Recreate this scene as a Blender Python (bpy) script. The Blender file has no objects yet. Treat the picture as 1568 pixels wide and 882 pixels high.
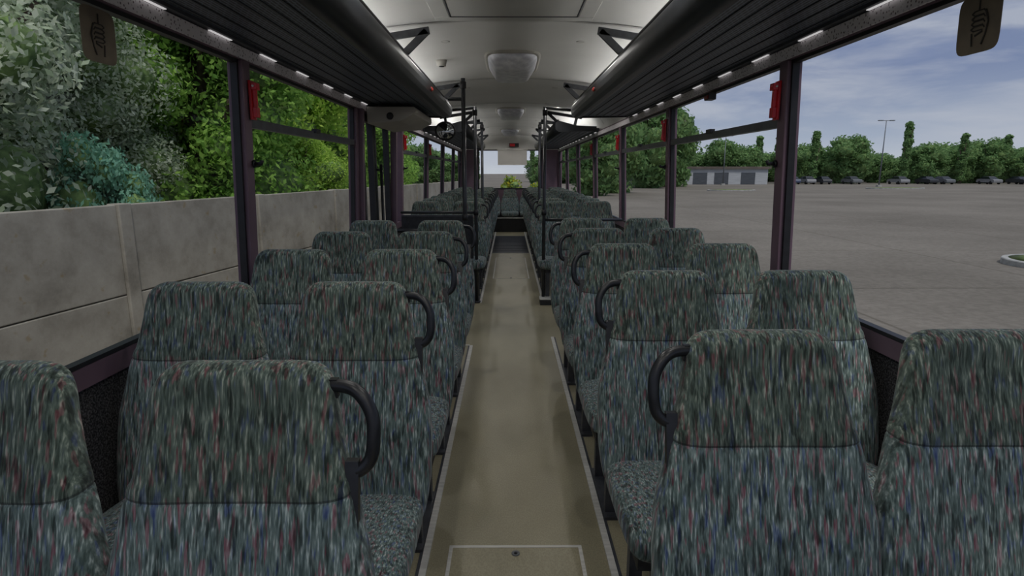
import bpy, math, random, bmesh
import numpy as np
from mathutils import Vector, Matrix
R=random.Random(7)
scene=bpy.context.scene
try:
    scene.view_settings.view_transform='Standard'
    scene.view_settings.look='None'
except Exception as e: print(e)

def L(r,g,b,a=1):
    f=lambda c:(c/255/12.92 if c/255<=.04045 else ((c/255+.055)/1.055)**2.4)
    return (f(r),f(g),f(b),a)

# ---------------------------------------------------------------- materials
def newmat(name):
    m=bpy.data.materials.new(name); m.use_nodes=True
    nt=m.node_tree; b=nt.nodes['Principled BSDF']
    return m,nt,b
def objcoord(nt,scale=(1,1,1),rnd=False):
    tc=nt.nodes.new('ShaderNodeTexCoord'); mp=nt.nodes.new('ShaderNodeMapping')
    mp.inputs['Scale'].default_value=scale
    nt.links.new(tc.outputs['Object'],mp.inputs['Vector'])
    if rnd:
        oi=nt.nodes.new('ShaderNodeObjectInfo'); vm=nt.nodes.new('ShaderNodeVectorMath'); vm.operation='SCALE'
        vm.inputs[0].default_value=(37,23,51); nt.links.new(oi.outputs['Random'],vm.inputs['Scale'])
        nt.links.new(vm.outputs[0],mp.inputs['Location'])
    return mp
def ramp(nt,stops,interp='LINEAR'):
    r=nt.nodes.new('ShaderNodeValToRGB'); cr=r.color_ramp; cr.interpolation=interp
    while len(cr.elements)<len(stops): cr.elements.new(.5)
    for e,(p,c) in zip(cr.elements,stops): e.position=p; e.color=c
    return r
def noisemat(name,c1,c2,scale=(5,5,5),detail=4,rough=.6,bump=0,metal=0,spec=.5,lo=.35,hi=.65,rnd=False):
    m,nt,b=newmat(name)
    mp=objcoord(nt,scale,rnd)
    n=nt.nodes.new('ShaderNodeTexNoise'); n.inputs['Scale'].default_value=1; n.inputs['Detail'].default_value=detail
    nt.links.new(mp.outputs[0],n.inputs['Vector'])
    r=ramp(nt,[(lo,c1),(hi,c2)]); nt.links.new(n.outputs['Fac'],r.inputs[0])
    nt.links.new(r.outputs[0],b.inputs['Base Color'])
    b.inputs['Roughness'].default_value=rough; b.inputs['Metallic'].default_value=metal
    b.inputs['Specular IOR Level'].default_value=spec
    if bump:
        bn=nt.nodes.new('ShaderNodeBump'); bn.inputs['Strength'].default_value=bump; bn.inputs['Distance'].default_value=.01
        nt.links.new(n.outputs['Fac'],bn.inputs['Height']); nt.links.new(bn.outputs[0],b.inputs['Normal'])
    return m
def fabric(name,k=1.0,tint=(1,1,1)):
    m,nt,b=newmat(name)
    def C(r,g,bb): return L(min(255,r*k*tint[0]),min(255,g*k*tint[1]),min(255,bb*k*tint[2]))
    mp=objcoord(nt,(240,80,15),True)
    n=nt.nodes.new('ShaderNodeTexNoise'); n.inputs['Scale'].default_value=1; n.inputs['Detail'].default_value=2.2; n.inputs['Roughness'].default_value=.6
    nt.links.new(mp.outputs[0],n.inputs['Vector'])
    r=ramp(nt,[(.36,C(34,41,42)),(.44,C(78,89,88)),(.54,C(110,122,118)),(.60,C(142,154,148)),(.68,C(206,214,206))])
    nt.links.new(n.outputs['Fac'],r.inputs[0])
    mp2=objcoord(nt,(120,55,9),True)
    n2=nt.nodes.new('ShaderNodeTexNoise'); n2.inputs['Scale'].default_value=1; n2.inputs['Detail'].default_value=1
    nt.links.new(mp2.outputs[0],n2.inputs['Vector'])
    r2=ramp(nt,[(.0,C(70,90,160)),(.33,C(82,100,146)),(.38,C(100,118,114)),(.60,C(100,118,106)),(.645,C(160,98,108)),(1,C(168,88,100))])
    nt.links.new(n2.outputs['Fac'],r2.inputs[0])
    mx=nt.nodes.new('ShaderNodeMixRGB'); mx.inputs[0].default_value=.42
    nt.links.new(r.outputs[0],mx.inputs[1]); nt.links.new(r2.outputs[0],mx.inputs[2])
    mp3=objcoord(nt,(95,45,11),True)
    n3=nt.nodes.new('ShaderNodeTexNoise'); n3.inputs['Scale'].default_value=1; n3.inputs['Detail'].default_value=2
    nt.links.new(mp3.outputs[0],n3.inputs['Vector'])
    r3=ramp(nt,[(.38,(.38,.39,.39,1)),(.47,(1,1,1,1))]); nt.links.new(n3.outputs['Fac'],r3.inputs[0])
    mu=nt.nodes.new('ShaderNodeMixRGB'); mu.blend_type='MULTIPLY'; mu.inputs[0].default_value=1
    nt.links.new(mx.outputs[0],mu.inputs[1]); nt.links.new(r3.outputs[0],mu.inputs[2])
    nt.links.new(mu.outputs[0],b.inputs['Base Color'])
    b.inputs['Roughness'].default_value=.95; b.inputs['Specular IOR Level'].default_value=.15
    b.inputs['Sheen Weight'].default_value=.15
    bn=nt.nodes.new('ShaderNodeBump'); bn.inputs['Strength'].default_value=.25; bn.inputs['Distance'].default_value=.004
    nt.links.new(n.outputs['Fac'],bn.inputs['Height']); nt.links.new(bn.outputs[0],b.inputs['Normal'])
    return m
M={}
M['fab']=fabric('seat_fabric',1.06,(1,1.01,1.03))
M['fabh']=fabric('seat_fabric_head',.90,(1.0,1.0,.96))
M['seam']=fabric('seat_seam',.65)
M['shell']=noisemat('seat_shell_plastic',L(40,42,46),L(52,54,58),(30,30,30),rough=.6)
M['black']=noisemat('black_rubber',L(20,20,23),L(30,30,34),(20,20,20),rough=.5)
M['handle']=noisemat('black_coated_steel',L(24,25,28),L(34,35,39),(40,40,40),rough=.35)
M['rackblk']=noisemat('rack_fascia_plastic',L(24,26,30),L(32,35,40),(10,10,10),rough=.45)
M['pole']=noisemat('pole_enamel',L(36,38,42),L(48,50,54),(20,20,20),rough=.35)
M['leg']=noisemat('grey_painted_steel',L(58,60,66),L(74,76,82),(20,20,20),rough=.45)
M['mauve']=noisemat('mauve_painted_metal',L(102,80,92),L(114,92,104),(3,3,3),rough=.5)
M['ceil']=noisemat('ceiling_laminate',L(204,203,199),L(212,211,207),(2,2,2),rough=.7)
M['trim']=noisemat('ceiling_trim',L(176,173,168),L(186,183,178),(3,3,3),rough=.6)
M['cream']=noisemat('cream_panel',L(168,165,157),L(180,177,169),(3,3,3),rough=.6)
M['alu']=noisemat('brushed_aluminium',L(196,194,188),L(220,218,212),(8,60,8),rough=.5)
M['red']=noisemat('red_plastic',L(180,14,26),L(210,22,36),(10,10,10),rough=.4)
M['redlens']=noisemat('red_lens',L(140,40,30),L(160,50,40),(10,10,10),rough=.3)
M['carpet']=noisemat('speckled_carpet',L(14,14,16),L(88,86,88),(160,160,160),detail=1,rough=.95,lo=.4,hi=.75)
M['rackslat']=noisemat('rack_slat',L(38,42,50),L(50,56,66),(4,4,4),rough=.5)
M['lens']=noisemat('lamp_diffuser',L(206,208,220),L(240,242,250),(18,18,18),rough=.35,bump=.3)
M['sticker']=noisemat('sticker_film',L(106,94,78),L(126,114,94),(14,14,14),rough=.5)
M['ink']=noisemat('sticker_ink',L(28,24,20),L(40,34,28),(14,14,14),rough=.6)
M['mirror']=noisemat('mirror_glass',L(170,175,180),L(180,185,190),(5,5,5),rough=.05,metal=1)
m,nt,b=newmat('perforated_rail'); mp=objcoord(nt,(1,1,1))
v=nt.nodes.new('ShaderNodeTexVoronoi'); v.inputs['Scale'].default_value=75; nt.links.new(mp.outputs[0],v.inputs['Vector'])
r=ramp(nt,[(.18,L(120,104,112)),(.34,L(245,238,242))]); nt.links.new(v.outputs['Distance'],r.inputs[0]); nt.links.new(r.outputs[0],b.inputs['Base Color']); b.inputs['Roughness'].default_value=.5
M['perf']=m
m,nt,b=newmat('rack_underside'); mp=objcoord(nt,(1,1,1))
sx=nt.nodes.new('ShaderNodeSeparateXYZ'); nt.links.new(mp.outputs[0],sx.inputs[0]); cb=nt.nodes.new('ShaderNodeCombineXYZ')
nt.links.new(sx.outputs['Y'],cb.inputs['X']); nt.links.new(sx.outputs['X'],cb.inputs['Y'])
br=nt.nodes.new('ShaderNodeTexBrick'); br.inputs['Scale'].default_value=1
br.inputs['Brick Width'].default_value=.05; br.inputs['Row Height'].default_value=.014; br.inputs['Mortar Size'].default_value=.003
br.inputs['Color1'].default_value=L(30,34,40); br.inputs['Color2'].default_value=L(42,47,55); br.inputs['Mortar'].default_value=L(104,114,130)
nt.links.new(cb.outputs[0],br.inputs['Vector']); nt.links.new(br.outputs['Color'],b.inputs['Base Color']); b.inputs['Roughness'].default_value=.5
M['rackgrid']=m
m,nt,b=newmat('floor_vinyl'); mp=objcoord(nt,(1.3,.7,1))
n=nt.nodes.new('ShaderNodeTexNoise'); n.inputs['Scale'].default_value=2; n.inputs['Detail'].default_value=6; nt.links.new(mp.outputs[0],n.inputs['Vector'])
r=ramp(nt,[(.3,L(146,139,113)),(.7,L(170,162,135))]); nt.links.new(n.outputs['Fac'],r.inputs[0])
n2=nt.nodes.new('ShaderNodeTexNoise'); n2.inputs['Scale'].default_value=160; n2.inputs['Detail'].default_value=1; nt.links.new(mp.outputs[0],n2.inputs['Vector'])
r2=ramp(nt,[(.35,(.84,.84,.84,1)),(.65,(1.05,1.05,1.05,1))]); nt.links.new(n2.outputs['Fac'],r2.inputs[0])
mu=nt.nodes.new('ShaderNodeMixRGB'); mu.blend_type='MULTIPLY'; mu.inputs[0].default_value=1
nt.links.new(r.outputs[0],mu.inputs[1]); nt.links.new(r2.outputs[0],mu.inputs[2]); nt.links.new(mu.outputs[0],b.inputs['Base Color'])
b.inputs['Roughness'].default_value=.42
M['floor']=m
m=bpy.data.materials.new('window_glass'); m.use_nodes=True; nt=m.node_tree; nt.nodes.clear()
o=nt.nodes.new('ShaderNodeOutputMaterial'); mx=nt.nodes.new('ShaderNodeMixShader'); t=nt.nodes.new('ShaderNodeBsdfTransparent'); g=nt.nodes.new('ShaderNodeBsdfGlossy')
t.inputs[0].default_value=(.97,.98,.98,1); g.inputs['Roughness'].default_value=.02; mx.inputs[0].default_value=.015
nt.links.new(t.outputs[0],mx.inputs[1]); nt.links.new(g.outputs[0],mx.inputs[2]); nt.links.new(mx.outputs[0],o.inputs[0]); M['glass']=m
def emis(name,col,s):
    m,nt,b=newmat(name); b.inputs['Base Color'].default_value=col; b.inputs['Emission Color'].default_value=col; b.inputs['Emission Strength'].default_value=s; return m
M['fillglow']=emis('added_fill_glow',(1,.985,.96,1),10.0)  # glow for the added strips that lift the cabin brightness
M['striplamp']=emis('strip_lamp',(.9,.88,.88,1),.5)
m,nt,b=newmat('concrete_lot'); mp=objcoord(nt,(1,1,1))
n=nt.nodes.new('ShaderNodeTexNoise'); n.inputs['Scale'].default_value=.12; n.inputs['Detail'].default_value=10; n.inputs['Roughness'].default_value=.65; nt.links.new(mp.outputs[0],n.inputs['Vector'])
r=ramp(nt,[(.3,L(116,110,101)),(.7,L(140,133,123))]); nt.links.new(n.outputs['Fac'],r.inputs[0])
br=nt.nodes.new('ShaderNodeTexBrick'); br.inputs['Scale'].default_value=1; br.inputs['Brick Width'].default_value=6; br.inputs['Row Height'].default_value=6; br.inputs['Mortar Size'].default_value=.035; br.offset=0
br.inputs['Color1'].default_value=(1,1,1,1); br.inputs['Color2'].default_value=(.96,.96,.96,1); br.inputs['Mortar'].default_value=(.72,.71,.69,1)
nt.links.new(mp.outputs[0],br.inputs['Vector'])
mu=nt.nodes.new('ShaderNodeMixRGB'); mu.blend_type='MULTIPLY'; mu.inputs[0].default_value=1
nt.links.new(r.outputs[0],mu.inputs[1]); nt.links.new(br.outputs['Color'],mu.inputs[2])
n3=nt.nodes.new('ShaderNodeTexNoise'); n3.inputs['Scale'].default_value=9; n3.inputs['Detail'].default_value=4; nt.links.new(mp.outputs[0],n3.inputs['Vector'])
r3=ramp(nt,[(.35,(.86,.86,.86,1)),(.65,(1.06,1.06,1.06,1))]); nt.links.new(n3.outputs['Fac'],r3.inputs[0])
mu2=nt.nodes.new('ShaderNodeMixRGB'); mu2.blend_type='MULTIPLY'; mu2.inputs[0].default_value=1
nt.links.new(mu.outputs[0],mu2.inputs[1]); nt.links.new(r3.outputs[0],mu2.inputs[2]); nt.links.new(mu2.outputs[0],b.inputs['Base Color'])
b.inputs['Roughness'].default_value=.9; b.inputs['Specular IOR Level'].default_value=.05; M['lot']=m
M['grass']=noisemat('grass',L(84,104,52),L(128,136,80),(3,3,3),detail=8,rough=.95)
M['kerb']=noisemat('kerb_concrete',L(150,148,142),L(180,178,172),(4,4,4),rough=.9)
m,nt,b=newmat('weathered_concrete'); mp=objcoord(nt,(1,1,1))
n=nt.nodes.new('ShaderNodeTexNoise'); n.inputs['Scale'].default_value=1.6; n.inputs['Detail'].default_value=10; n.inputs['Roughness'].default_value=.7; nt.links.new(mp.outputs[0],n.inputs['Vector'])
r=ramp(nt,[(.28,L(116,110,99)),(.5,L(156,150,137)),(.75,L(182,176,163))]); nt.links.new(n.outputs['Fac'],r.inputs[0])
n2=nt.nodes.new('ShaderNodeTexNoise'); n2.inputs['Scale'].default_value=8; n2.inputs['Detail'].default_value=8; nt.links.new(mp.outputs[0],n2.inputs['Vector'])
r2=ramp(nt,[(.65,(0,0,0,1)),(.70,(.45,.45,.45,1))]); nt.links.new(n2.outputs['Fac'],r2.inputs[0])
mx=nt.nodes.new('ShaderNodeMixRGB'); nt.links.new(r2.outputs[0],mx.inputs[0]); nt.links.new(r.outputs[0],mx.inputs[1]); mx.inputs[2].default_value=L(140,116,66)
nt.links.new(mx.outputs[0],b.inputs['Base Color']); b.inputs['Roughness'].default_value=.95; M['conc']=m
M['bark']=noisemat('bark',L(60,50,40),L(90,78,64),(8,8,2),rough=.95)
def leafmat(name,cs,tl=.4):
    m,nt,b=newmat(name)
    g=nt.nodes.new('ShaderNodeNewGeometry')
    r=ramp(nt,[(i/(len(cs)-1),c) for i,c in enumerate(cs)]); nt.links.new(g.outputs['Random Per Island'],r.inputs[0])
    nt.links.new(r.outputs[0],b.inputs['Base Color']); b.inputs['Roughness'].default_value=.8; b.inputs['Specular IOR Level'].default_value=.1
    tr=nt.nodes.new('ShaderNodeBsdfTranslucent'); nt.links.new(r.outputs[0],tr.inputs[0])
    mx=nt.nodes.new('ShaderNodeMixShader'); mx.inputs[0].default_value=tl
    o=nt.nodes['Material Output']; nt.links.new(b.outputs[0],mx.inputs[1]); nt.links.new(tr.outputs[0],mx.inputs[2]); nt.links.new(mx.outputs[0],o.inputs[0])
    return m
M['leafS']=leafmat('silver_leaf',[L(164,182,146),L(198,208,180),L(220,226,206),L(176,194,158)],.45)
M['leafT']=leafmat('teal_leaf',[L(116,170,144),L(164,214,188),L(110,150,120)],.45)
M['leafG']=leafmat('green_leaf',[L(122,168,80),L(172,210,104),L(144,188,94)],.45)
M['leafY']=leafmat('yellowgreen_leaf',[L(148,188,78),L(200,224,110),L(166,206,92)],.45)
M['leafF']=leafmat('distant_leaf',[L(98,132,84),L(138,168,108),L(112,148,94)])
M['leafB']=leafmat('yellow_blossom',[L(90,140,60),L(220,200,60),L(150,190,80),L(200,206,110)])
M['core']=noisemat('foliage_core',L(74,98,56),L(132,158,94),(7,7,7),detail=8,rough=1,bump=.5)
M['carglass']=noisemat('car_glass',L(20,24,30),L(30,34,40),(3,3,3),rough=.1)
M['tyre']=noisemat('tyre',L(18,18,18),L(26,26,26),(9,9,9),rough=.8)
M['hall']=noisemat('hall_cladding',L(170,172,174),L(190,192,194),(.5,.5,9),rough=.7)
M['hallroof']=noisemat('hall_roof',L(96,86,80),L(112,100,92),(1,1,1),rough=.8)
M['halldoor']=noisemat('hall_door',L(70,74,80),L(84,88,94),(1,1,9),rough=.7)
M['steel']=noisemat('galvanised_steel',L(100,104,108),L(120,124,128),(3,3,3),rough=.5,metal=.2)

# ---------------------------------------------------------------- mesh builder
class MB:
    def __init__(s): s.v=[];s.f=[];s.mi=[];s.sm=[];s.mats=[]
    def m(s,k):
        if k not in s.mats: s.mats.append(k)
        return s.mats.index(k)
    def add(s,vs,fs,mat,smooth=False):
        o=len(s.v); s.v+= [tuple(p) for p in vs]; k=s.m(mat)
        for f in fs: s.f.append(tuple(i+o for i in f)); s.mi.append(k); s.sm.append(smooth)
    def hexa(s,p,mat,smooth=False):
        s.add(p,[(3,2,1,0),(4,5,6,7),(0,1,5,4),(1,2,6,5),(2,3,7,6),(3,0,4,7)],mat,smooth)
    def box(s,x0,x1,y0,y1,z0,z1,mat):
        s.hexa([(x0,y0,z0),(x1,y0,z0),(x1,y1,z0),(x0,y1,z0),(x0,y0,z1),(x1,y0,z1),(x1,y1,z1),(x0,y1,z1)],mat)
    def loft(s,rings,mat,smooth=True,cap=True,matf=None):
        n=len(rings[0]); base=len(s.v); s.v+=[tuple(p) for r in rings for p in r]
        for i in range(len(rings)-1):
            k=s.m(matf(i) if matf else mat)
            for j in range(n):
                s.f.append((base+i*n+j,base+i*n+(j+1)%n,base+(i+1)*n+(j+1)%n,base+(i+1)*n+j)); s.mi.append(k); s.sm.append(smooth)
        if cap:
            k=s.m(matf(0) if matf else mat)
            s.f.append(tuple(base+j for j in reversed(range(n)))); s.mi.append(k); s.sm.append(smooth)
            k=s.m(matf(len(rings)-2) if matf else mat)
            s.f.append(tuple(base+(len(rings)-1)*n+j for j in range(n))); s.mi.append(k); s.sm.append(smooth)
    def tube(s,pts,r,mat,seg=10,smooth=True):
        pts=[Vector(p) for p in pts]; rings=[]
        up=None
        for i,p in enumerate(pts):
            d=(pts[min(i+1,len(pts)-1)]-pts[max(i-1,0)]).normalized()
            if up is None:
                up=Vector((0,0,1)) if abs(d.z)<.9 else Vector((0,1,0))
            a=d.cross(up).normalized(); b2=a.cross(d).normalized(); up=b2
            rr=r[i] if isinstance(r,(list,tuple)) else r
            rings.append([p+a*rr*math.cos(2*math.pi*k/seg)+b2*rr*math.sin(2*math.pi*k/seg) for k in range(seg)])
        s.loft(rings,mat,smooth)
    def wall(s,side,y0,y1,z0,z1,tin,tout,mat):
        def X(z,o): return side*(wx(z)+o)
        a,bb=-tin,tout
        p=[(X(z0,a),y0,z0),(X(z0,bb),y0,z0),(X(z0,bb),y1,z0),(X(z0,a),y1,z0),(X(z1,a),y0,z1),(X(z1,bb),y0,z1),(X(z1,bb),y1,z1),(X(z1,a),y1,z1)]
        s.hexa(p,mat)
    def mesh(s,name):
        me=bpy.data.meshes.new(name); me.from_pydata(s.v,[],s.f)
        for k in s.mats: me.materials.append(M[k])
        me.polygons.foreach_set('material_index',s.mi); me.polygons.foreach_set('use_smooth',s.sm)
        me.update()
        bm=bmesh.new(); bm.from_mesh(me); bmesh.ops.recalc_face_normals(bm,faces=bm.faces); bm.to_mesh(me); bm.free()
        return me
    def obj(s,name,loc=(0,0,0),bevel=0,rot=0):
        o=put(name,s.mesh(name),loc,rot)
        if bevel:
            md=o.modifiers.new('bevel','BEVEL'); md.width=bevel; md.segments=2; md.limit_method='ANGLE'
        return o
def put(name,me,loc=(0,0,0),rot=0,scale=(1,1,1)):
    o=bpy.data.objects.new(name,me); o.location=loc; o.rotation_euler=(0,0,rot); o.scale=scale
    scene.collection.objects.link(o); return o
def wx(z): return 1.26-.038*(z-.87)/1.05
def smoothpath(pts,n=6):
    P=[Vector(p) for p in pts]; out=[]
    for i in range(len(P)-1):
        p0=P[max(i-1,0)];p1=P[i];p2=P[i+1];p3=P[min(i+2,len(P)-1)]
        for k in range(n):
            t=k/n
            out.append(.5*((2*p1)+(-p0+p2)*t+(2*p0-5*p1+4*p2-p3)*t*t+(-p0+3*p1-3*p2+p3)*t**3))
    out.append(P[-1]); return out

# ---------------------------------------------------------------- seats
def interp(t,tab):
    for (a,va),(b2,vb) in zip(tab,tab[1:]):
        if t<=b2: return va+(vb-va)*(t-a)/(b2-a)
    return tab[-1][1]
def sellipse(w,h,n,N=36):
    out=[]
    for k in range(N):
        a=2*math.pi*(k+.5)/N; c,s_=math.cos(a),math.sin(a)
        out.append((w*math.copysign(abs(c)**(2/n),c),h*math.copysign(abs(s_)**(2/n),s_)))
    return out
SEATH=1.095
def add_seat(mb,ox=0,oy=0,oz=0,aisle=0,leg=True,top=SEATH,W=1.0):
    z0=.40
    ts=[0,.02,.06,.15,.25,.35,.45,.52,.58,.62,.655,.662,.669,.69,.72,.76,.80,.84,.88,.905,.93,.948,.962,.975,.985,.993,.998]
    rings=[]
    for t in ts:
        w=interp(t,[(0,.222),(.12,.238),(.33,.241),(.45,.236),(.58,.217),(.67,.200),(.76,.184),(.85,.172),(.92,.166),(1,.162)])*W
        th=interp(t,[(0,.055),(.3,.06),(.7,.050),(.9,.042),(1,.036)])
        if t>.89: w*= (1-((t-.89)/.11)**2.6)**(1/2.6)*.42+.58
        if t>.95: th*=max(.15,(1-((t-.95)/.05)**2)**.5)
        if t<.02: th*=.8
        dp={.662:.002}.get(t,0)
        w2=w-dp; th2=th-dp
        z=z0+t*(top-z0)
        yc=-.165*(1-t)+.045
        rg=[]
        for (x,y) in sellipse(w2,th2,4.2):
            zz=z
            if y<0:
                hol=.016*math.exp(-((x/(w*.62))**4))*(1 if t<.9 else max(0,(1-t)/.1))
                y=y+hol
            if .6<t<.71: zz+=.010*(x/w)**2
            rg.append((ox+x,oy+yc+y,oz+zz))
        rings.append(rg)
    mb.loft(rings,'fab',matf=lambda i:'fabh' if ts[i]>=.669 else ('seam' if ts[i]>=.662 else 'fab'))
    sr=[]
    for t in [0,.1,.4,.7,.85,.9]:
        w=interp(t,[(0,.19),(.4,.2),(.7,.165),(.9,.13)])*W
        z=z0+t*(top-z0); yc=-.165*(1-t)+.045+interp(t,[(0,.045),(.7,.04),(.9,.03)])
        sr.append([(ox+x,oy+yc+y,oz+z) for x,y in sellipse(w,.018,3)])
    mb.loft(sr,'shell')
    rings=[]
    for y,hz,hw,zc_ in [(-.585,.018,.185,.425),(-.58,.036,.198,.427),(-.565,.052,.209,.430),(-.54,.062,.217,.432),(-.48,.068,.223,.434),(-.35,.068,.224,.428),(-.2,.066,.222,.42),(-.1,.06,.218,.415),(-.06,.04,.21,.41)]:
        rings.append([(ox+x*W,oy+y,oz+zc_+z-(.010*math.exp(-((x/(hw*.6))**4)) if z>0 else 0)) for x,z in sellipse(hw,hz,3.6)])
    mb.loft(rings,'fab')
    mb.box(ox-.19*W,ox+.19*W,oy-.53,oy-.1,oz+.335,oz+.372,'shell')
    if leg:
        s=aisle if aisle else 1
        for yy in (-.50,-.20):
            mb.box(ox+s*.12-.022,ox+s*.12+.022,oy+yy-.02,oy+yy+.02,oz+.012,oz+.34,'leg')
        mb.box(ox+s*.12-.03,ox+s*.12+.03,oy-.56,oy-.14,oz,oz+.014,'leg')
        mb.box(ox+s*.12-.018,ox+s*.12+.018,oy-.50,oy-.20,oz+.28,oz+.335,'leg')
    if aisle:
        s=aisle
        pts=[(.120,.035,1.050),(.176,.030,1.052),(.210,.020,1.042),(.234,.010,1.006),(.238,.0,.962),(.232,-.005,.926),(.214,-.008,.906),(.190,-.005,.900)]
        mb.tube([(ox+s*x,oy+y,oz+z) for x,y,z in smoothpath(pts,5)],.0125,'handle',12)
        p=[(s*.192,-.055,.78),(s*.214,-.055,.78),(s*.214,-.040,.78),(s*.192,-.040,.78),
           (s*.188,-.014,.925),(s*.212,-.014,.925),(s*.212,.002,.925),(s*.188,.002,.925)]
        mb.hexa([(ox+x,oy+y,oz+z) for x,y,z in p],'handle')
        mb.box(ox+min(s*.10,s*.17),ox+max(s*.10,s*.17),oy+.025,oy+.04,oz+1.03,oz+1.065,'handle')
seatm={}
for a in (-1,0,1):
    mb=MB(); add_seat(mb,aisle=a,leg=(a!=0)); seatm[a]=mb.mesh('bus_seat')
rear=[6.95+.79*k for k in range(9)]
left=[.99+.795*k for k in range(5)]+rear
right=[1.2+.795*k for k in range(5)]+rear
for y in left:
    put('bus_seat',seatm[1],(-.512,y,0)); put('bus_seat',seatm[0],(-.996,y,0))
for y in right:
    put('bus_seat',seatm[-1],(.520,y,0)); put('bus_seat',seatm[0],(1.004,y,0))
def seatrail(side,y0,y1):
    mb=MB(); mb.box(min(side*.78,side*1.268),max(side*.78,side*1.268),y0,y0+.03,.29,.334,'leg'); mb.box(min(side*.78,side*1.268),max(side*.78,side*1.268),y1,y1+.03,.29,.334,'leg'); mb.obj('seat_support_rail')
for y in left: seatrail(-1,y-.5,y-.2)
for y in right: seatrail(1,y-.5,y-.2)
mb=MB()
YB=14.75
for i in range(5):
    add_seat(mb,ox=(i-2)*.455,oy=YB,oz=0.0,leg=False,top=1.0,W=.94)
mb.box(-1.2,1.2,14.22,14.9,0,.34,'black')
mb.box(-.36,.36,14.19,14.22,.33,.352,'alu')
mb.obj('rear_bench_seat')

# ---------------------------------------------------------------- shell
Y0,Y1=-1.4,15.0
WYS=4.80; WYE=6.15
mb=MB()
def fl(x0,x1,y0,y1): mb.box(x0,x1,y0,y1,-.06,0,'floor')
fl(-.42,1.27,Y0,Y1); fl(-1.27,-.42,Y0,WYS); fl(-1.27,-.42,WYE,Y1)
mb.box(-1.27,-.42,WYS,WYE,-.42,-.36,'black')
mb.box(-.43,-.415,WYS,WYE,-.4,-.005,'black')
mb.box(-.80,-.42,WYS,WYE,-.38,-.2,'black')
mb.box(-.80,-.785,WYS,WYE,-.2,-.19,'alu')
mb.box(-1.27,-.42,WYS-.01,WYS,-.4,-.005,'black'); mb.box(-1.27,-.42,WYE,WYE+.01,-.4,-.005,'black')
mb.obj('floor')
mb=MB(); mb.box(-.33,.33,10.45,13.3,0,.008,'black'); mb.box(-.33,.33,10.42,10.45,0,.010,'alu')
for k in range(22): mb.box(-.32,.32,10.5+k*.127,10.53+k*.127,.008,.013,'shell')
mb.obj('rubber_aisle_mat')
k=1
for (x,ya,yb) in [(-.345,Y0,WYS-.05),(-.345,6.4,14.2),(.352,Y0,5.0),(.352,6.4,14.2)]:
    mb=MB(); mb.box(x-.013,x+.013,ya,yb,0,.008,'alu'); s=1 if x>0 else -1
    a_,b_=sorted((x+s*.013,x+s*.026)); mb.box(a_,b_,ya,yb,0,.004,'leg'); mb.obj('trim_%d'%k); k+=1
mb=MB(); mb.box(-1.2,-.36,WYS-.05,WYS-.026,0,.006,'alu'); mb.obj('trim_%d'%k); k+=1
mb=MB(); mb.box(-.44,-.415,WYS-.03,WYE+.05,0,.008,'alu'); mb.obj('trim_%d'%k); k+=1
def hatch(x0,x1,y0,y1):
    mb=MB(); w=.014
    mb.box(x0,x1,y0,y0+w,0,.004,'alu');mb.box(x0,x1,y1-w,y1,0,.004,'alu');mb.box(x0,x0+w,y0+w,y1-w,0,.004,'alu');mb.box(x1-w,x1,y0+w,y1-w,0,.004,'alu')
    mb.box(x0+w,x1-w,y0+w,y1-w,0,.0025,'floor')
    for yy in (y1-.05,y0+.05):
        c=((x0+x1)/2,yy); N=16
        mb.loft([[(c[0]+r*math.cos(2*math.pi*j/N),c[1]+r*math.sin(2*math.pi*j/N),z) for j in range(N)] for r,z in ((.016,.002),(.016,.006),(.010,.006),(.009,.004))],'steel')
        mb.loft([[(c[0]+r*math.cos(2*math.pi*j/N),c[1]+r*math.sin(2*math.pi*j/N),z) for j in range(N)] for r,z in ((.006,.004),(.006,.007))],'black')
    mb.obj('floor_hatch')
hatch(-.262,.252,1.3,2.06)
hatch(-.25,.25,7.9,9.9)

pillars=[-1.35,.78,2.76,4.72,6.72,8.85,11.0,13.1,14.95]
pw=.04
for side,nm in ((-1,'left'),(1,'right')):
    mb=MB()
    segs=[(Y0,Y1)] if side>0 else [(Y0,WYS-.06),(WYE+.06,Y1)]
    for a,b_ in segs:
        mb.box(min(side*1.268,side*1.30),max(side*1.268,side*1.30),a,b_,0,.84,'carpet')
        mb.wall(side,a,b_,.822,.885,.014,.04,'mauve')
    mb.wall(side,Y0,Y1,1.915,1.985,.02,.05,'mauve')
    mb.wall(side,Y0,Y1,1.920,1.968,.028,-.02,'perf')
    for a,b_ in segs: mb.box(min(side*1.2,side*1.268),max(side*1.2,side*1.268),a,b_,.06,.17,'leg')
    mb.obj('wall_'+nm)
    for i,p in enumerate(pillars):
        mb=MB(); mb.wall(side,p-pw,p+pw,.885,1.915,.028,.04,'mauve')
        mb.wall(side,p+pw-.004,p+pw+.016,.885,1.915,.012,.02,'black')
        mb.obj('window_pillar',bevel=.006)
mb=MB()
zb,zt=1.0,1.97; hw=.8
mb.box(-1.3,1.3,Y1,Y1+.05,0,zb,'mauve'); mb.box(-1.3,1.3,Y1,Y1+.05,zt,2.42,'ceil'); mb.box(-1.3,-hw,Y1,Y1+.05,zb,zt,'mauve'); mb.box(hw,1.3,Y1,Y1+.05,zb,zt,'mauve')
mb.obj('wall_rear')
mb=MB(); mb.add([(-hw,Y1+.02,zb),(hw,Y1+.02,zb),(hw,Y1+.02,zt),(-hw,Y1+.02,zt)],[(0,1,2,3)],'glass')
for a in (-hw,hw-.03): mb.box(a,a+.03,Y1-.01,Y1+.03,zb,zt,'black')
mb.box(-hw,hw,Y1-.01,Y1+.03,zb,zb+.03,'black'); mb.box(-hw,hw,Y1-.01,Y1+.03,zt-.03,zt,'black'); mb.obj('window_rear')
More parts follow.
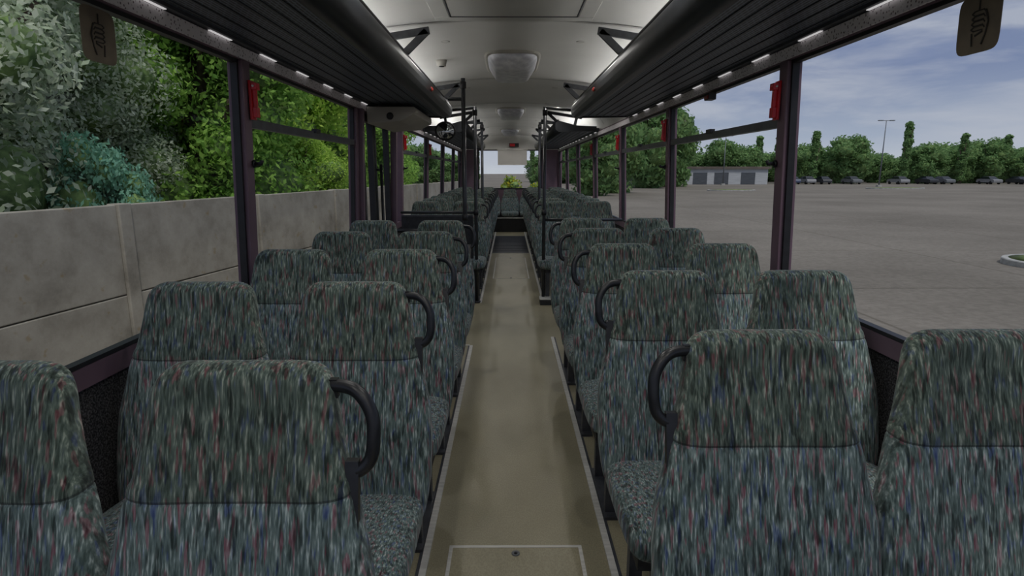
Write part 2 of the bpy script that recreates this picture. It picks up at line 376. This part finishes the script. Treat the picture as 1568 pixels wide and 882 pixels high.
mb=MB(); mb.box(-.3,.42,Y1-.06,Y1-.05,1.60,1.96,'trim'); mb.tube([(-.32,Y1-.055,1.97),(.44,Y1-.055,1.97)],.02,'alu'); mb.box(-.3,.42,Y1-.065,Y1-.045,1.59,1.61,'alu'); mb.obj('roller_blind')
mb=MB(); mb.box(-.02,.22,Y1-.08,Y1-.02,2.03,2.12,'black'); mb.box(0,.12,Y1-.09,Y1-.08,2.045,2.105,'red'); mb.obj('exit_sign_lamp')
mb=MB(); mb.box(-1.3,1.3,Y0-.05,Y0,0,.7,'mauve'); mb.box(-1.3,1.3,Y0-.05,Y0,2.15,2.42,'ceil'); mb.box(-1.3,-1.2,Y0-.05,Y0,.7,2.15,'mauve'); mb.box(1.2,1.3,Y0-.05,Y0,.7,2.15,'mauve'); mb.obj('wall_front')
prof=[(1.235,1.975),(1.22,2.05),(1.16,2.14),(1.05,2.21),(.85,2.262),(.6,2.29),(.3,2.312),(0,2.32)]
full=[(-x,z) for x,z in prof]+[(x,z) for x,z in reversed(prof[:-1])]
mb=MB()
ring=lambda y,off: [(x,y,z+off) for x,z in full]
vs=ring(Y0,0)+ring(Y1+.05,0)+ring(Y0,.05)+ring(Y1+.05,.05); n=len(full)
mb.add(vs,[(j,j+1,n+j+1,n+j) for j in range(n-1)]+[(2*n+j,2*n+j+1,3*n+j+1,3*n+j) for j in range(n-1)],'ceil',True)
for y in (1.5,3.72,5.95,8.0,10.0,12,14):
    inner=[(x,z) for x,z in full if abs(x)<1.23]
    mm=len(inner)
    for dy in (-.014,.014):
        vs=[(x,y+dy-.002,z-.004) for x,z in inner]+[(x,y+dy+.002,z-.004) for x,z in inner]
        mb.add(vs,[(j,j+1,mm+j+1,mm+j) for j in range(mm-1)],'leg',False)
    vs=[(x,y-.012,z-.004) for x,z in inner]+[(x,y+.012,z-.004) for x,z in inner]
    mb.add(vs,[(j,j+1,mm+j+1,mm+j) for j in range(mm-1)],'trim',False)
mb.obj('ceiling')
for y in (-.9,.15,1.2,2.3,4.25,6.5,7.9,10.6,12.2,14.2):
    for x in (-.46,.46):
        mb=MB(); N=20
        mb.loft([[(r_*math.cos(2*math.pi*j/N),r_*math.sin(2*math.pi*j/N),z) for j in range(N)] for r_,z in ((.030,.012),(.030,-.004),(.022,-.004),(.020,.010))],'trim')
        mb.obj('added_spot_ring',loc=(x,y,2.302))  # ring added only to house the fill spot
        ld=bpy.data.lights.new('added_fill_spot','SPOT'); ld.energy=(7.5 if y<2.5 else 9.5); ld.spot_size=math.radians(165); ld.spot_blend=.6; ld.shadow_soft_size=.015; ld.color=(1,.975,.93)  # fill spots added below the ceiling to brighten seat faces
        lo=bpy.data.objects.new('added_fill_spot',ld); lo.location=(x,y,2.285); scene.collection.objects.link(lo)
mb=MB()
def frame(x0,x1,y0,y1,z0,z1,w,mat):
    mb.box(x0,x1,y0,y0+w,z0,z1,mat);mb.box(x0,x1,y1-w,y1,z0,z1,mat);mb.box(x0,x0+w,y0+w,y1-w,z0,z1,mat);mb.box(x1-w,x1,y0+w,y1-w,z0,z1,mat)
frame(-.45,.45,2.7,3.62,2.282,2.33,.09,'ceil'); frame(-.36,.36,2.79,3.53,2.281,2.32,.008,'leg'); mb.box(-.352,.352,2.798,3.522,2.284,2.30,'ceil')
mb.obj('roof_hatch',bevel=.004)
mb=MB()
def rrect(w,l,z,cy,n=5): return [(x,cy+y,z) for x,y in sellipse(w,l,n,32)]
mb.loft([rrect(.225,.54,.06,0),rrect(.225,.54,.045,0),rrect(.21,.52,.035,0)],'cream',smooth=False)
mb.loft([rrect(.20,.48,.04,0),rrect(.175,.44,.0,.02),rrect(.145,.37,-.045,.05),rrect(.13,.34,-.055,.06)],'lens')
lampm=mb.mesh('ceiling_lamp')
for y in (5.15,9.1,13.3): put('ceiling_lamp',lampm,(0,y,2.27))

# ---------------------------------------------------------------- windows
wn=1
for side in (-1,1):
    for i in range(len(pillars)-1):
        a=pillars[i]+pw; b_=pillars[i+1]-pw; z0=.885; z1=1.915
        if side<0 and i==3: continue
        mb=MB(); g=.005
        mb.add([(side*(wx(z0)+g),a,z0),(side*(wx(z0)+g),b_,z0),(side*(wx(z1)+g),b_,z1),(side*(wx(z1)+g),a,z1)],[(0,1,2,3)],'glass')
        w=.014
        mb.wall(side,a,a+w,z0,z1,.01,.02,'black');mb.wall(side,b_-w,b_,z0,z1,.01,.02,'black');mb.wall(side,a,b_,z0,z0+w,.01,.02,'black');mb.wall(side,a,b_,z1-w,z1,.01,.02,'black')
        if i not in (1,):
            mb.wall(side,a+w,b_-w,1.635,1.675,.015,.02,'leg')
            mb.wall(side,(a+b_)/2-.03,(a+b_)/2+.05,1.665,1.69,.03,0,'black')
        mb.obj('window_%d'%wn); wn+=1
mb=MB()
xd=-1.262
for (a,b_) in ((WYS+.02,WYS+.66),(WYS+.68,WYE-.02)):
    mb.box(xd-.03,xd+.02,a,a+.06,-.34,1.91,'black'); mb.box(xd-.03,xd+.02,b_-.06,b_,-.34,1.91,'black')
    mb.box(xd-.03,xd+.02,a+.06,b_-.06,-.34,-.2,'black'); mb.box(xd-.03,xd+.02,a+.06,b_-.06,1.85,1.91,'black'); mb.box(xd-.03,xd+.02,a+.06,b_-.06,.75,.81,'black')
    mb.add([(xd,a+.06,-.2),(xd,b_-.06,-.2),(xd,b_-.06,1.85),(xd,a+.06,1.85)],[(0,1,2,3)],'glass')
    mb.tube([(xd+.06,a+.05,.2),(xd+.06,a+.05,1.5)],.014,'handle')
    for z in (.25,1.45): mb.tube([(xd,a+.05,z),(xd+.06,a+.05,z)],.01,'handle')
mb.obj('door_1')
mb=MB()
hp=[(-1.19,1.82),(-.92,1.84),(-.80,1.90),(-.80,1.955),(-1.19,1.955)]
mb.loft([[(x,y,z) for x,z in hp] for y in (5.0,6.1)],'cream',smooth=False)
mb.tube([(-1.0,5.005,1.88),(-1.0,4.99,1.88)],.03,'black',12); mb.obj('door_mechanism_cover',bevel=.01)
for y in (WYS-.022,WYE+.022):
    mb=MB(); mb.wall(-1,y-.03,y+.03,-.0,1.915,.06,-.0,'mauve'); mb.obj('door_post')

# ---------------------------------------------------------------- luggage racks
def rack(side,ya,yb,name='luggage_rack'):
    mb=MB(); X=lambda x:side*x
    xi,zi,xo,zo=.66,1.985,1.175,1.985
    mb.hexa([(X(xi),ya,zi),(X(xo),ya,zo),(X(xo),yb,zo),(X(xi),yb,zi),(X(xi),ya,zi+.008),(X(xo),ya,zo+.008),(X(xo),yb,zo+.008),(X(xi),yb,zi+.008)],'rackgrid')
    n_=7
    for j in range(n_):
        x=xi+(xo-xi)*(j+.5)/n_
        mb.box(min(X(x-.004),X(x+.004)),max(X(x-.004),X(x+.004)),ya,yb,zi-.004,zi+.002,'rackslat')
    pr=[(.72,1.982),(.685,1.966),(.65,1.964),(.622,1.978),(.606,2.005),(.600,2.04),(.606,2.075),(.622,2.10),(.645,2.108),(.655,2.095),(.645,2.06),(.65,2.02),(.68,2.0),(.72,1.995)]
    mb.loft([[(X(x),y,z) for x,z in pr] for y in (ya,yb)],'rackblk')
    mb.tube([(X(.640),ya,2.118),(X(.640),yb,2.118)],.012,'black')
    mb.box(min(X(1.165),X(1.205)),max(X(1.165),X(1.205)),ya,yb,1.972,2.02,'leg')
    for y in (ya,yb):
        cp=[(.61,2.0),(.65,1.966),(1.17,1.976),(1.17,2.04),(.9,2.05),(.65,2.115),(.605,2.08)]
        mb.loft([[(X(x),y-.01,z) for x,z in cp],[(X(x),y+.01,z) for x,z in cp]],'rackblk',smooth=False)
    y=ya+.15
    while y<yb-.4:
        mb.box(min(X(1.180),X(1.191)),max(X(1.180),X(1.191)),y,y+.18,1.969,1.973,'striplamp'); y+=.48
    return mb.obj(name)
rack(-1,-.6,6.2); rack(1,-.6,6.2); rack(-1,8.3,14.8); rack(1,8.3,14.8)
for side in (-1,1):
    for y in (1.5,3.72,5.95,8.6,10.0,12,14):
        mb=MB(); X=lambda x:side*x
        def bar(p,q,w=.02):
            (x1,z1),(x2,z2)=p,q; d=Vector((x2-x1,0,z2-z1)).normalized(); nrm=Vector((-d.z,0,d.x))*w
            P=[Vector((x1,0,z1)),Vector((x2,0,z2))]; vs=[]
            for yy in (y-.012,y+.012):
                for c,sg in ((P[0],-1),(P[1],-1),(P[1],1),(P[0],1)):
                    v_=c+nrm*sg; vs.append((X(v_.x),yy,v_.z))
            mb.hexa(vs,'shell')
        bar((.645,2.13),(.515,2.250)); bar((.50,2.255),(1.00,2.178)) ; bar((.90,2.06),(.93,2.19))
        mb.obj('rack_bracket')
for side in (-1,1):
    for (a,b_) in ((-.4,6.0),(8.5,14.6)):
        mb=MB(); x=side*.94
        mb.box(x-.04,x+.04,a,b_,1.996,2.02,'alu'); mb.box(x-.03,x+.03,a+.02,b_-.02,2.02,2.04,'fillglow'); mb.obj('added_fill_strip')  # unseen strips added on top of the racks, brighten cabin via ceiling bounce

# ---------------------------------------------------------------- poles
def pole(x,y,zt,pts=None,r=.0185):
    mb=MB(); mb.tube([(x,y,0),(x,y,zt)],r,'pole',14)
    mb.tube([(x,y,0),(x,y,.02)],.04,'pole',16)
    for z in (1.0,zt-.06): mb.tube([(x,y,z-.03),(x,y,z+.03)],r*1.4,'black',14)
    if pts:
        for p in pts: mb.tube(p,r*.8,'pole',12)
    mb.obj('grab_pole')
pole(-.385,6.42,2.1,[[(-.385,6.42,2.09),(-.66,6.30,2.05)],[(-.385,6.42,1.0),(-1.2,6.42,1.0)]])
pole(.352,6.42,2.1,[[(.352,6.42,2.09),(.66,6.30,2.05)],[(.36,6.42,.92),(1.2,6.42,.92)]])
pole(-.455,5.75,2.285,[[(-.455,5.75,2.10),(-.6,5.75,2.10)]],r=.021)
pole(-.40,8.4,2.1,[[(-.4,8.4,2.09),(-.64,8.4,2.09)]]); pole(.40,8.4,2.1,[[(.4,8.4,2.09),(.64,8.4,2.09)]])
mb=MB(); mb.box(.352-.04,.352+.12,6.28,6.46,0.0,.06,'shell'); mb.box(.352-.045,.352+.125,6.275,6.465,.06,.068,'alu'); mb.obj('pole_plinth')
mb=MB(); mb.box(-1.2,-.42,6.45,6.47,.12,.95,'shell'); mb.box(-1.2,-.42,6.44,6.48,.95,.97,'leg'); mb.obj('door_partition')
mb=MB(); mb.tube([(-.46,4.72,0),(-.46,4.72,.98),],.016,'handle'); mb.tube([(-.46,4.72,.97),(-1.22,4.72,.97)],.016,'handle'); mb.box(-1.2,-.48,4.712,4.728,.12,.9,'shell'); mb.obj('door_partition')
mb=MB(); c=(-.66,6.05,1.83); N=24
rg=[]
for r_,dy in ((.10,.03),(.105,.0),(.095,-.008)): rg.append([(c[0]+r_*math.cos(2*math.pi*j/N),c[1]+dy,c[2]+r_*.9*math.sin(2*math.pi*j/N)) for j in range(N)])
mb.loft(rg,'black')
rg=[]
for k_ in range(6):
    a=k_/5.2; r_=.09*math.cos(a*math.pi/2*.98); rg.append([(c[0]+r_*math.cos(2*math.pi*j/N),c[1]-.010-.03*math.sin(a*math.pi/2),c[2]+r_*.9*math.sin(2*math.pi*j/N)) for j in range(N)])
mb.loft(rg,'mirror'); mb.tube([(c[0],c[1]+.02,c[2]),(c[0],c[1]+.05,c[2]+.1),(c[0],c[1]+.05,1.965)],.008,'black'); mb.obj('convex_mirror')

# ---------------------------------------------------------------- small things
def hammer(side,y,z):
    mb=MB(); x=side*(wx(z)-.034)
    def bx(a,b_,y0,y1,z0,z1,m_): mb.box(min(x-side*a,x-side*b_),max(x-side*a,x-side*b_),y0,y1,z0,z1,m_)
    bx(0,.012,y-.022,y+.022,z-.085,z+.085,'red'); bx(.012,.03,y-.018,y+.018,z-.075,z-.03,'red')
    bx(.012,.028,y-.010,y+.010,z-.03,z+.06,'red'); bx(.012,.036,y-.020,y+.020,z+.045,z+.075,'red')
    mb.tube([(x-side*.022,y-.028,z+.06),(x-side*.022,y+.028,z+.06)],.005,'alu',8)
    mb.obj('emergency_hammer',bevel=.003)
    mb=MB(); x2=side*(wx(z-.3)-.034); mb.tube([(x2,y,z-.28),(x2-side*.035,y,z-.28),(x2-side*.04,y,z-.265)],.009,'black',8); mb.tube([(x2,y,z-.28),(x2-side*.006,y,z-.28)],.018,'black',12); mb.obj('coat_hook')
for y in (2.78,4.74,6.74,8.87):
    hammer(1,y,1.75)
    if y!=4.74: hammer(-1,y,1.75)
for side in (-1,1):
    mb=MB(); y=4.55
    mb.tube([(side*.600,y-.035,2.03),(side*.600,y+.035,2.03)],.014,'redlens',12); mb.tube([(side*.604,y-.045,2.03),(side*.604,y+.045,2.03)],.012,'black',12); mb.obj('marker_lamp')
mb=MB(); mb.tube([(-.56,4.9,2.30),(-.56,4.9,2.25)],[.045,.035],'cream',16); mb.tube([(-.56,4.9,2.25),(-.56,4.9,2.245)],.02,'black',12); mb.obj('air_vent')

def sticker(side,y,z):
    mb=MB(); g=.008; hw,hh=.074,.075
    xx=lambda zz,o: side*(wx(zz)-g-o)
    def plate(pts,o,mat):
        n_=len(pts); vs=[(xx(z+c,o),y+a,z+c) for a,c in pts]+[(xx(z+c,o-.001),y+a,z+c) for a,c in pts]
        mb.add(vs,[tuple(range(n_)),tuple(range(2*n_-1,n_-1,-1))]+[(i,(i+1)%n_,n_+(i+1)%n_,n_+i) for i in range(n_)],mat)
    plate([(a,c) for a,c in sellipse(hw,hh,6,28)],.002,'sticker')
    def stroke(p,q,w=.0024):
        p=(p[0]*1.4,p[1]);q=(q[0]*1.4,q[1])
        d=Vector((q[0]-p[0],q[1]-p[1])).normalized(); n_=Vector((-d.y,d.x))*w
        plate([(p[0]-n_.x,p[1]-n_.y),(q[0]-n_.x,q[1]-n_.y),(q[0]+n_.x,q[1]+n_.y),(p[0]+n_.x,p[1]+n_.y)],.004,'ink')
    for j in range(4):
        zz=.026-.013*j
        P=[(-.016,zz),(-.012,zz+.006),(.010,zz+.006),(.017,zz+.001),(.010,zz-.005),(-.012,zz-.005)]
        for i in range(5): stroke(P[i],P[i+1],.0015)
    for p,q in (((-.016,.03),(-.024,.0)),((-.024,.0),(-.02,-.03)),((-.02,-.03),(-.012,-.055)),((.014,-.022),(.012,-.055)),((0,.034),(0,.06)),((-.012,-.022),(.006,-.03))): stroke(p,q)
    mb.obj('window_sticker')
sticker(-1,1.82,1.82); sticker(1,1.66,1.82)
mb=MB(); mb.box(1.17,1.215,3.68,3.76,1.86,1.90,'black'); mb.box(1.165,1.17,3.69,3.75,1.865,1.885,'redlens'); mb.obj('blind_latch')

# ---------------------------------------------------------------- exterior
GZ=-.95
mb=MB(); mb.add([(-400,-200,GZ),(500,-200,GZ),(500,600,GZ),(-400,600,GZ)],[(0,1,2,3)],'lot'); mb.obj('ground')
P0=Vector((-4.75,1.15)); dirv=(Vector((-3.2,10.7))-Vector((-4.15,4.5))).normalized()
ang=math.atan2(dirv.y,dirv.x)
mb=MB(); PL=2.45; TOP=2.06
for i in range(-3,8):
    a=i*PL
    mb.box(a-.08,a+.08,-.07,.07,0,TOP+.01,'conc')
    for z0,z1 in ((0,.355),(.365,1.145),(1.155,TOP)):
        mb.box(a+.08,a+PL-.08,-.04,.04,z0,z1,'conc')
bx,by=P0.x+0.2,P0.y+.9
o=mb.obj('concrete_fence',loc=(bx-dirv.x*.92,by-dirv.y*.92,GZ),bevel=.01,rot=ang)
def tree(kind,seed,nleaf,h,rad,leaf,leafmat_,trunk=True,column=False,ground=.3):
    rs=np.random.RandomState(seed); mb=MB()
    if trunk:
        pts=[(0,0,0),(.05*h*.2,0,h*.2),(-.02*h,.02*h,h*.5),(0,0,h*.8)]
        mb.tube(smoothpath(pts,3),[.035*h*(1-.085*i) for i in range(10)],'bark',8)
        for k_ in range(6):
            a=rs.rand()*6.28; z=h*(.3+.07*k_); mb.tube([(0,0,z),(math.cos(a)*rad*.35,math.sin(a)*rad*.35,z+h*.1),(math.cos(a)*rad*.65,math.sin(a)*rad*.65,z+h*.22)],[.016*h,.01*h,.005*h],'bark',6)
    cl=[]
    nb=26 if not column else 14
    for k_ in range(nb):
        zf=ground+(1-ground)*(k_+.5)/nb
        env=(math.sin(min(1,max(.0,(1-zf)/(1-ground)))**.62*math.pi*.93)*.85+.15) if not column else (1-abs(zf-.45)*1.3)
        a=k_*2.4+rs.rand(); rr=rad*env*(.35+.5*rs.rand())*(1 if not column else .3)
        sr=rad*(.28+.2*rs.rand())*(1 if not column else 1.1)
        cl.append((math.cos(a)*rr,math.sin(a)*rr,zf*h-sr*.5,sr))
    for (x,y,z,sr) in cl:
        bm=bmesh.new(); bmesh.ops.create_icosphere(bm,subdivisions=2,radius=sr*.72)
        for v_ in bm.verts: v_.co*= .85+.3*rs.rand()
        vs=[(v_.co.x+x,v_.co.y+y,v_.co.z*.8+z) for v_ in bm.verts]; fs=[[q.index for q in f.verts] for f in bm.faces]; bm.free()
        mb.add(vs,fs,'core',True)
    per=nleaf//len(cl); V=[];F=[]
    for (x,y,z,sr) in cl:
        d=rs.normal(size=(per,3)); d/=np.linalg.norm(d,axis=1)[:,None]
        rr=sr*(.68+.5*rs.rand(per,1)); c=d*rr*np.array([1,1,.85])+np.array([x,y,z])
        nr=d+rs.normal(size=(per,3))*.7; nr/=np.linalg.norm(nr,axis=1)[:,None]
        t1=np.cross(nr,rs.normal(size=(per,3))); t1/=np.linalg.norm(t1,axis=1)[:,None]; t2=np.cross(nr,t1)
        sz=leaf*(.6+.8*rs.rand(per,1))
        q=np.stack([c-t1*sz,c-t2*sz*.5,c+t1*sz,c+t2*sz*.5],1).reshape(-1,3)
        o_=len(V); V+=q.tolist(); F+=[(o_+4*i,o_+4*i+1,o_+4*i+2,o_+4*i+3) for i in range(per)]
    mb.add(V,F,leafmat_)
    me=bpy.data.meshes.new(kind); me.from_pydata(mb.v,[],mb.f)
    for k_ in mb.mats: me.materials.append(M[k_])
    me.polygons.foreach_set('material_index',mb.mi); me.polygons.foreach_set('use_smooth',mb.sm); me.update(); return me
ts_=tree('silver_tree',1,64000,7.5,2.8,.05,'leafS',ground=.12)
tt=tree('teal_shrub',2,14000,2.8,1.0,.045,'leafT',ground=.05)
tg=tree('broadleaf_tree',3,50000,8.5,3.0,.075,'leafG',ground=.12)
ty=tree('yellow_green_tree',4,45000,8.0,2.6,.075,'leafY',ground=.1)
for x,y,r_,s_ in ((-7.6,3.8,0,1.0),(-7.6,7.4,2,1.0),(-8.2,10.6,1,.8)): put('silver_tree',ts_,(x,y,GZ),r_,(s_,)*3)
put('teal_shrub',tt,(-5.5,8.0,GZ),0,(.72,.72,1.0))
for x,y,r_,s_ in ((-9.6,14.5,0,1.1),(-7.0,20.5,3,1),(-12.5,7,1,1.25),(-11,19,2,1.2),(-7.5,32,4,1),(-12,45,1,1.1),(-6.8,26,5,.9),(-6.6,13.2,2,.85)): put('broadleaf_tree',tg,(x,y,GZ),r_,(s_,)*3)
for x,y,r_,s_ in ((-8.4,15.0,0,1.0),(-6.6,17.2,1,.95),(-8.5,25,2,1),(-10,38,3,1),(-5.2,14.8,4,.42)): put('yellow_green_tree',ty,(x,y,GZ),r_,(s_,)*3)
fa=[tree('deciduous_tree',11,6500,11,5.0,.36,'leafF',ground=.16),tree('deciduous_tree',12,6500,9,4.6,.34,'leafF',ground=.1),tree('poplar_tree',13,3000,12,1.6,.3,'leafF',column=True,ground=.1)]
bl=tree('flowering_shrub',21,2500,2.25,.5,.05,'leafB',ground=.1)
put('flowering_shrub',bl,(.08,19,GZ)); put('flowering_shrub',bl,(.95,20.3,GZ),1,(.8,.8,.9))
x=-24
rr=random.Random(5)
while x<165:
    k_=rr.choice([0,1,1,0,2] if x>20 else [1,0,1]); me=fa[k_]; s_=rr.uniform(.55,.85)
    y=124+rr.uniform(-4,6)
    if not(-9<x<7): put(me.name.split('.')[0],me,(x,y,GZ),rr.uniform(0,6),(s_*1.1,s_*1.1,s_))
    x+=rr.uniform(4,6.5) if k_<2 else 3
for x,y,s_ in ((20.5,88,1.2),(25.5,96,1.05),(17,98,1.0),(101,107,1.1),(8.5,60,.72),(11.5,68,.85)):
    put('deciduous_tree',fa[0],(x,y,GZ),x,(s_*.9,s_*.9,s_))
put('poplar_tree',fa[2],(60,118,GZ),0,(.9,.9,.85)); put('poplar_tree',fa[2],(78,118,GZ),2,(.9,.9,1.0)); put('poplar_tree',fa[2],(-3.3,62,GZ),0,(.3,.3,.38)); put('poplar_tree',fa[2],(2.4,62,GZ),1,(.3,.3,.39))
x=-40
while x<200:
    s_=rr.uniform(.65,.85)
    if not(-11<x<8): put('deciduous_tree',fa[rr.choice([0,1])],(x,138+rr.uniform(-4,6),GZ),rr.uniform(0,6),(s_*1.5,s_*1.4,s_*.95))
    x+=6
def car(name,col):
    M[name]=noisemat('paint_'+name,L(*col),L(*[min(255,c+12) for c in col]),(2,2,2),rough=.35)
    mb=MB()
    prof_=[(-2.15,.35),(-2.15,.75),(-1.9,.92),(-1.1,.98),(1.3,1.0),(2.0,.92),(2.15,.7),(2.15,.35)]
    mb.loft([[(x_,y_,z_) for x_,z_ in prof_] for y_ in (-.85,.85)],name,smooth=False)
    cab0=[(-1.2,.98),(-.5,1.43),(.9,1.45),(1.6,1.0)]
    mb.loft([[(x_,-.8,z_) if z_<1.1 else (x_,-.62,z_) for x_,z_ in cab0],[(x_,.8,z_) if z_<1.1 else (x_,.62,z_) for x_,z_ in cab0]],'carglass',smooth=False)
    mb.box(-.45,.85,-.6,.6,1.43,1.48,name)
    for wx_ in (-1.35,1.35):
        for wy in (-.86,.66): mb.tube([(wx_,wy,.32),(wx_,wy+.2,.32)],.32,'tyre',14)
    return mb.mesh('parked_car')
cars=[car('blue',(62,72,96)),car('silver',(104,106,108)),car('dark',(46,48,52)),car('white',(130,130,132))]
for i in range(24):
    if i in (3,5,6,8,11,12,14,17,20): continue
    put('parked_car',cars[(i*7+i//3)%4],(54+i*2.9,114+rr.uniform(-.3,.3),GZ),math.pi/2+rr.choice([0,math.pi]))
mb=MB(); mb.box(33,48.5,112,116,0,2.9,'hall'); mb.box(32.6,48.9,111.6,116.4,2.9,3.3,'hallroof')
for a in (34.5,38.5,43.5): mb.box(a,a+2.6,111.9,112,0,2.2,'halldoor')
mb.obj('industrial_hall',loc=(0,0,GZ))
mb=MB(); mb.box(19,30,104,110,0,2.6,'hall')
mb.hexa([(18.5,103.5,2.6),(30.5,103.5,2.6),(30.5,110.5,2.6),(18.5,110.5,2.6),(18.5,106.8,4.2),(30.5,106.8,4.2),(30.5,107.2,4.2),(18.5,107.2,4.2)],'hallroof')
for a in (20,22.5,25,27.5): mb.box(a,a+1.4,103.92,104,1,2.1,'halldoor')
mb.obj('low_building',loc=(0,0,GZ))
def mast(x,y,h=10.6):
    mb=MB(); mb.tube([(0,0,0),(0,0,h)],[.11,.06],'steel',10); mb.tube([(-.8,0,h),(.8,0,h)],.04,'steel',8)
    for s_ in (-1,1): mb.box(s_*.9-.35,s_*.9+.35,-.2,.2,h-.05,h+.06,'steel')
    mb.box(-.3,.3,-.3,.3,0,.3,'kerb'); mb.obj('light_mast',loc=(x,y,GZ))
mast(59,95,10.2); mast(38,106,8.5)
def island(x,y,a,b_):
    mb=MB(); N=40
    mb.loft([[(a*math.cos(2*math.pi*j/N)*q,b_*math.sin(2*math.pi*j/N)*q,z) for j in range(N)] for q,z in ((1,0),(1,.13),(.985,.15),(1-.15/min(a,b_),.15))],'kerb',smooth=False)
    q=1-.15/min(a,b_)
    mb.loft([[(a*math.cos(2*math.pi*j/N)*q,b_*math.sin(2*math.pi*j/N)*q,.151) for j in range(N)],[(a*math.cos(2*math.pi*j/N)*q*.6,b_*math.sin(2*math.pi*j/N)*q*.6,.2) for j in range(N)]],'grass')
    mb.obj('grass_island',loc=(x,y,GZ))
island(54.5,84,4.0,2.0); island(14.2,14.8,1.3,1.3); island(28,75,3,1.6)

# ---------------------------------------------------------------- world, sun, camera
w=bpy.data.worlds.new('sky'); scene.world=w; w.use_nodes=True; nt=w.node_tree; bg=nt.nodes['Background']
tc=nt.nodes.new('ShaderNodeTexCoord'); sp=nt.nodes.new('ShaderNodeSeparateXYZ'); nt.links.new(tc.outputs['Generated'],sp.inputs[0])
r=ramp(nt,[(0,L(194,199,206)),(.05,L(160,171,190)),(.14,L(122,136,168)),(.4,L(104,121,160)),(.6,L(156,168,192)),(1,L(194,202,218))]); nt.links.new(sp.outputs['Z'],r.inputs[0])
mp=nt.nodes.new('ShaderNodeMapping'); mp.inputs['Scale'].default_value=(3.0,3.0,13); nt.links.new(tc.outputs['Generated'],mp.inputs['Vector'])
n=nt.nodes.new('ShaderNodeTexNoise'); n.inputs['Scale'].default_value=1.6; n.inputs['Detail'].default_value=8; n.inputs['Roughness'].default_value=.55; n.inputs['Distortion'].default_value=.3; nt.links.new(mp.outputs[0],n.inputs['Vector'])
r2=ramp(nt,[(.44,(0,0,0,1)),(.64,(.72,.72,.72,1))]); nt.links.new(n.outputs['Fac'],r2.inputs[0])
mx=nt.nodes.new('ShaderNodeMixRGB'); nt.links.new(r2.outputs[0],mx.inputs[0]); nt.links.new(r.outputs[0],mx.inputs[1]); mx.inputs[2].default_value=L(180,185,197)
nt.links.new(mx.outputs[0],bg.inputs[0]); bg.inputs[1].default_value=1.0
sd=bpy.data.lights.new('sun','SUN'); sd.energy=1.4; sd.angle=math.radians(12); sd.color=(1,.97,.92)
so=bpy.data.objects.new('sun',sd); so.rotation_euler=(math.radians(28),math.radians(14),0); scene.collection.objects.link(so)

cd=bpy.data.cameras.new('camera'); cam=bpy.data.objects.new('camera',cd); scene.collection.objects.link(cam)
cd.sensor_width=36; cd.lens=36*920/1600; cd.clip_end=2000; cd.clip_start=.02
cam.location=(-.03,0,1.435)
pitch=math.atan(182/920); yaw=-math.atan(5/920)
cam.rotation_euler=(math.pi/2-pitch,0,yaw)
scene.camera=cam
